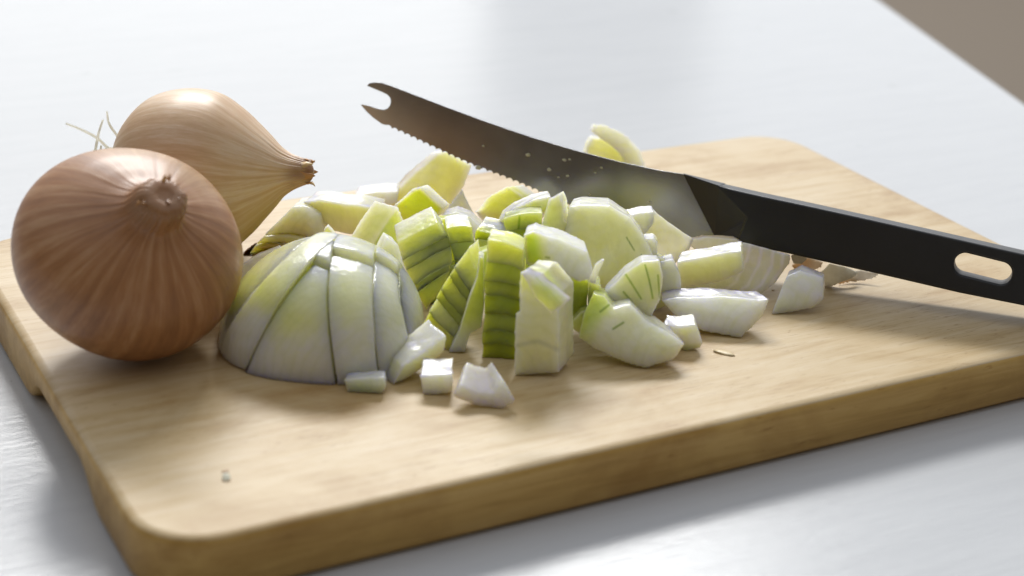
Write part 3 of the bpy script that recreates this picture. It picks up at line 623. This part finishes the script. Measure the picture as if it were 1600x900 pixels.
piece('onion_slice', 'cream onion sliver at the heel of the blade', [(1070, 377), (1100, 370), (1150, 374), (1168, 384), (1120, 396), (1084, 390)], d=.676, el=40, L=4, c0=CR, c1=(.80, .70, .46), ang=0, g0=.3, g1=1)
piece('onion_chunk', 'white onion chunk touching the blade, right of the large cream dome', [(962, 342), (1000, 334), (1022, 332), (1021, 350), (1004, 372), (975, 372)], d=.664, el=12, L=7, rise=1, c0=(.74, .76, .68))
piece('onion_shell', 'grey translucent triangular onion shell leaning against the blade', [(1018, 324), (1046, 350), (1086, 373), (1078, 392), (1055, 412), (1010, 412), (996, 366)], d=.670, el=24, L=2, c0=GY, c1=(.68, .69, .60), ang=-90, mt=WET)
piece('onion_cube', 'small white onion cube at the right foot of the large cream dome', [(1004, 374), (1022, 372), (1028, 380), (1028, 412), (1006, 408)], d=.645, el=8, L=6, c0=WH)
piece('onion_chunk', 'white onion chunk wedged between the fan shaped slice and the cream block', [(1020, 412), (1052, 406), (1062, 430), (1064, 462), (1034, 468), (1026, 440)], d=.645, el=14, L=8, c0=WH)
piece('onion_shell', 'upper of two pale onion crescents standing behind the blade', [(922, 205), (930, 195), (948, 196), (982, 213), (1001, 236), (1010, 262), (1012, 284), (990, 284), (978, 250), (955, 226), (935, 214)], z=0, el=12, L=5, side=-2, c0=(.90, .90, .78), back=WH)
piece('onion_shell', 'lower, yellower of two onion crescents standing behind the blade', [(918, 228), (926, 216), (948, 215), (972, 230), (988, 252), (992, 278), (925, 276), (915, 250)], at=(950, 276, 0), el=12, L=6, side=-2, c0=(.90, .89, .62), rim=(.9, .9, .75), rimw=.0014)
# amber half behind, grey shell between the onions
layered('peeled_onion_half', 'glossy amber peeled onion half seen below the neck of the rear onion', [(458, 322), (430, 352), (402, 380), (378, 414)], [(500, 334), (536, 366), (510, 384), (440, 404)], [0, .52, .68, .84, 1], arch=7, d=.688, el=30, L=12, side=2, bulge=3, mt=WET, gap=.15,
        cols=[dict(c0=(.82, .76, .50), c1=(.80, .80, .66), g0=-.2, g1=.5), dict(c0=(.94, .76, .30)), dict(c0=(.92, .66, .18)), dict(c0=(.88, .52, .10))], cat='onion piece')  # first layer whitish: the highlight on its gloss is put into the colour
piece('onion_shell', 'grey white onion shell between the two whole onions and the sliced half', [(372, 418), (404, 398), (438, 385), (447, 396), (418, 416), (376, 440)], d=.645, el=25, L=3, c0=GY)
piece('onion_chip', 'tiny curled green onion chip in front of the amber half', [(502, 378), (507, 357), (512, 353), (526, 370), (520, 382)], d=.660, el=8, L=3, c0=(.60, .62, .32), rim=WH, rimw=.0005, voxel=.0004)
# fillers deep in the pile that show in the gaps
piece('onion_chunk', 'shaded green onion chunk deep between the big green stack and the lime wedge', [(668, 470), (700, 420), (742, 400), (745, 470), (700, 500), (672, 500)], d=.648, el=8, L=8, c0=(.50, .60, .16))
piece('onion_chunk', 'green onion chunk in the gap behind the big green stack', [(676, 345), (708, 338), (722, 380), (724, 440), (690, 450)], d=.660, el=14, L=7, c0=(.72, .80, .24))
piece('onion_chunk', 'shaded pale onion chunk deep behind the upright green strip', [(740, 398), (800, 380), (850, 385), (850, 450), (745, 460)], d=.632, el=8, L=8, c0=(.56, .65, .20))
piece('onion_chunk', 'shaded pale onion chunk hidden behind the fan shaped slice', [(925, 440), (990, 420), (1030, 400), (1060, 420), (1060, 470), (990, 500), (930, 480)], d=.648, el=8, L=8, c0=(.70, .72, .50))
# papery skin scraps
SG = 'torn onion skin scraps under the knife handle'
def skinscrap(label, pts, **kw): return piece('onion_skin_scrap', label, pts, cat='onion skin', group=SG, voxel=.0004, mt=SCRAP, **kw)
skinscrap('small white torn skin scrap nearest the ribbed onion shell', [(1236, 399), (1262, 402), (1260, 408), (1254, 413), (1248, 413), (1240, 412)], at=(1250, 412, .008), el=50, L=.9, c0=(.80, .79, .76))
skinscrap('amber folded skin scrap between the white scrap and the large curled one', [(1236, 414), (1262, 402), (1286, 410), (1284, 418), (1262, 428), (1240, 420)], at=(1262, 428, .002), el=55, L=1.2, c0=(.80, .60, .34), c1=(.80, .70, .56), ang=0)
skinscrap('large curled white skin scrap lying under the knife handle', [(1258, 424), (1284, 424), (1296, 412), (1330, 418), (1345, 424), (1330, 436), (1300, 448), (1284, 450), (1280, 436)], at=(1300, 448, .0003), el=38, L=1.3, bend=(30, 3), c0=(.80, .79, .72), c1=(.78, .74, .62), ang=180)
skinscrap('flat skin scrap with an amber edge at the far right of the curled scrap', [(1326, 426), (1345, 422), (1376, 430), (1368, 437), (1350, 440), (1330, 442), (1306, 449), (1312, 440)], at=(1340, 444, .0003), el=58, L=1.0, bend=(0, -1.2), c0=(.80, .77, .70), c1=(.80, .58, .30), ang=-90, g0=.1, g1=.7)
# crumbs
CG_ = 'tiny onion crumbs on the board'
def crumb(label, x, y, r, c, rot=0, e=2.2, group=None):
    _seed[0] += 1; bm = bmesh.new(); bmesh.ops.create_icosphere(bm, subdivisions=2, radius=r)
    rs = random.Random(_seed[0])
    for v in bm.verts: v.co = Vector((v.co.x * e, v.co.y, v.co.z * .25)) * (1 + rs.uniform(-.15, .15))
    me = bpy.data.meshes.new('onion_crumb'); bm.to_mesh(me); bm.free()
    setcol(me, np.tile(np.array(c), (len(me.vertices), 1))); ob = link('onion_crumb', me, CRUMB); ob.location = G(x, y, r * .15); ob.rotation_euler = (0, 0, rot)
    tag(ob, label, 'onion crumb', group)
crumb('thin amber onion shaving alone on the board right of the small cube', 1131, 551, .0016, (.80, .66, .40), -.9, 2.8)
piece('onion_crumb', 'white crumb beside a brown speck near the front left corner of the board', [(347, 741), (357, 740), (361, 750), (352, 754), (346, 750)], z=0, el=62, L=1.6, cat='onion crumb', group=None, voxel=.0003, amp=.0001, mt=CRUMB)
crumb('brown speck touching the white crumb near the front left corner', 352, 736, .0008, (.50, .30, .14), .3, 1.5)
crumb('brown speck beside the end of the long white wedge', 1208, 453, .0006, (.45, .3, .14), .4, 1.6)

# ------------------------------------------------------------------ knife
nK_el = math.radians(15)
pa, pb_ = P(1117, 371, .690), P(1600, 478, .6585)
u = nrm(pb_ - pa)                                  # towards the handle's end
hz = nrm(np.cross(u, UP)); hz = hz if hz @ (CAM - pa) > 0 else -hz
v0 = np.cross(hz, u); v0 = v0 if v0[2] > 0 else -v0
nK = hz * math.cos(nK_el) + v0 * math.sin(nK_el); vK = np.cross(nK, u); 
if vK[2] < 0: vK = -vK
nK = np.cross(u, vK)
def uv(x, y, off=0.0):
    r = _ray(x, y); p0 = pa + nK * off; q = CAM + r * (((p0 - CAM) @ nK) / (r @ nK)); return ((q - pa) @ u, (q - pa) @ vK)
kmat = Matrix([[u[i], vK[i], nK[i], pa[i]] for i in range(3)] + [[0, 0, 0, 1]])
knife = bpy.data.objects.new('kitchen_knife', None); COL.objects.link(knife); knife.matrix_world = kmat; knife.empty_display_size = .02
tag(knife, 'fork tipped steel knife with serrated edge and black handle leaning on the chopped onion', 'knife')
def flat_shape(name, loops, half, bev, mt, zoff=0.0, bevres=2):
    cu = bpy.data.curves.new(name, 'CURVE'); cu.dimensions = '2D'; cu.fill_mode = 'BOTH'; cu.extrude = half; cu.bevel_depth = bev; cu.bevel_resolution = bevres; cu.offset = -bev
    for lp in loops:
        sp = cu.splines.new('POLY'); sp.points.add(len(lp) - 1)
        for i, (x, y) in enumerate(lp): sp.points[i].co = (x, y, 0, 1)
        sp.use_cyclic_u = True
    ob = bpy.data.objects.new('tmp', cu); COL.objects.link(ob); dg = bpy.context.evaluated_depsgraph_get()
    me = bpy.data.meshes.new_from_object(ob.evaluated_get(dg)); bpy.data.objects.remove(ob); bpy.data.curves.remove(cu)
    me.transform(Matrix.Translation((0, 0, zoff))); me.materials.clear()
    ob = bpy.data.objects.new(name, me); COL.objects.link(ob); me.materials.append(mt); ob.parent = knife
    return ob
fork = [(574, 134), (578, 130), (585, 128.5), (596, 129), (612, 134)]
spine = [(640, 145), (700, 168), (760, 190), (830, 214), (900, 235), (970, 253), (1030, 266), (1070, 272)]
heel = [(1160, 300), (1170, 372), (1117, 371), (1080, 371.5), (1062, 371), (1020, 362), (960, 344), (900, 324), (857, 306)]
ser = []
a_, b__ = np.array((852., 303.)), np.array((603., 196.))
N_ = 25; mids = catmull([(852, 303), (800, 281), (735, 256), (680, 231), (640, 212), (603, 195)], 20)
dl = np.r_[0, np.cumsum(np.linalg.norm(np.diff(mids, axis=0), axis=1))]
for k in range(N_ * 8):
    s = dl[-1] * k / (N_ * 8); px_ = np.interp(s, dl, mids[:, 0]); py_ = np.interp(s, dl, mids[:, 1])
    ph = (k % 8) / 8; amp_ = 3.4 * math.sin(math.pi * ph) ** .7 if ph > 0 else 0
    ser.append((px_ - .38 * -amp_ * 0 + .35 * amp_, py_ - .93 * amp_ + 1.5))
tipl = [(598, 194), (584, 184), (573, 174), (566, 165.5), (564.5, 163.5), (568, 163), (580, 166), (592, 170), (600, 171.5), (606, 169.5), (610, 165), (611.5, 159), (610.5, 153), (606, 148), (598, 144), (586, 139)]
blade_px = fork + spine + heel + ser + tipl
bl = flat_shape('blade', [[uv(x, y) for x, y in blade_px]], .00062, .00014, STEEL, 0, 1)
hf = .0080                                         # half thickness of the handle
def uvh(x, y): return uv(x, y, hf)
top = [(1118, 290), (1147, 296.5), (1189, 306), (1260, 321), (1342, 339), (1467, 367), (1560, 388), (1600, 397), (1680, 417), (1735, 436)]
bot = [(1748, 462), (1745, 492), (1728, 507), (1680, 499), (1600, 478), (1500, 458), (1371, 428), (1300, 412), (1236, 397.5), (1180, 385.5), (1150, 379)]
facet = [(1165, 340)]
rs_ = [uvh(x, y) for x, y in top + bot + facet]
hole = []
def stadium(x0, y0, x1, y1, r):
    out = []; a0 = math.atan2(y1 - y0, x1 - x0)
    for i in range(17): a = a0 + math.pi / 2 + math.pi * i / 16; out.append((x0 + r * math.cos(a), y0 + r * math.sin(a)))
    for i in range(17): a = a0 - math.pi / 2 + math.pi * i / 16; out.append((x1 + r * math.cos(a), y1 + r * math.sin(a)))
    return out
hole = [uvh(x, y) for x, y in stadium(1508, 413, 1564, 427, 17.5)]
hd = flat_shape('handle', [rs_, hole], hf - .0009, .0009, PLASTIC, 0, 3)
# bolster: facets that run from the steel up to the full thickness of the handle
def kv(x, y, off): a, b_ = uv(x, y, off); return (a, b_, off)
s0 = .0011
ring_out = [(1066, 271), (1124, 290.5), (1172, 340), (1156, 380), (1116, 370)]
offs_ = [s0, hf + .0001, hf + .0001, hf + .0001, s0]
vf = [kv(x, y, o_) for (x, y), o_ in zip(ring_out, offs_)]
vbk = [(a, b_, -o_) for (a, b_, o_) in vf]
bm = bmesh.new(); A_ = [bm.verts.new(v) for v in vf]; B_ = [bm.verts.new(v) for v in vbk]
bm.faces.new(A_); bm.faces.new(B_[::-1])
for i in range(5): bm.faces.new((A_[i], B_[i], B_[(i + 1) % 5], A_[(i + 1) % 5]))
bmesh.ops.triangulate(bm, faces=[f for f in bm.faces if len(f.verts) == 5]); bmesh.ops.recalc_face_normals(bm, faces=bm.faces[:])
bmesh.ops.bevel(bm, geom=[e for e in bm.edges if len(e.link_faces) == 2 and e.calc_face_angle() > .4], offset=.0004, segments=2, affect='EDGES')
me = bpy.data.meshes.new('bolster'); bm.to_mesh(me); bm.free(); bb = bpy.data.objects.new('bolster', me); COL.objects.link(bb); me.materials.append(PLASTIC); bb.parent = knife
# bits of onion stuck to the steel
rs = random.Random(5)
for (x, y, r) in ((825, 242, .9), (882, 250, .7), (858, 265, .8), (887, 275, .6), (917, 310, 1.0), (910, 316, .7), (755, 228, .5), (748, 262, 1.2), (1015, 315, .5), (930, 270, .4), (873, 277, .4), (940, 262, .5), (890, 249, .5), (921, 304, .5)):
    bm = bmesh.new(); bmesh.ops.create_icosphere(bm, subdivisions=2, radius=r / 1000)
    for v_ in bm.verts: v_.co = Vector((v_.co.x * rs.uniform(.8, 1.5), v_.co.y * .8, v_.co.z * .35)) * (1 + rs.uniform(-.2, .2))
    me = bpy.data.meshes.new('onion_crumb'); bm.to_mesh(me); bm.free(); setcol(me, np.tile(np.array((.6, .6, .45)), (len(me.vertices), 1)))
    ob = link('onion_speck', me, CRUMB); a, b_ = uv(x, y, .0008); q = kmat @ Vector((a, b_, .0009)); ob.location = q
    ob.rotation_euler = kmat.to_euler(); tag(ob, 'tiny wet onion speck stuck to the steel blade', 'onion speck', 'onion specks on the blade')
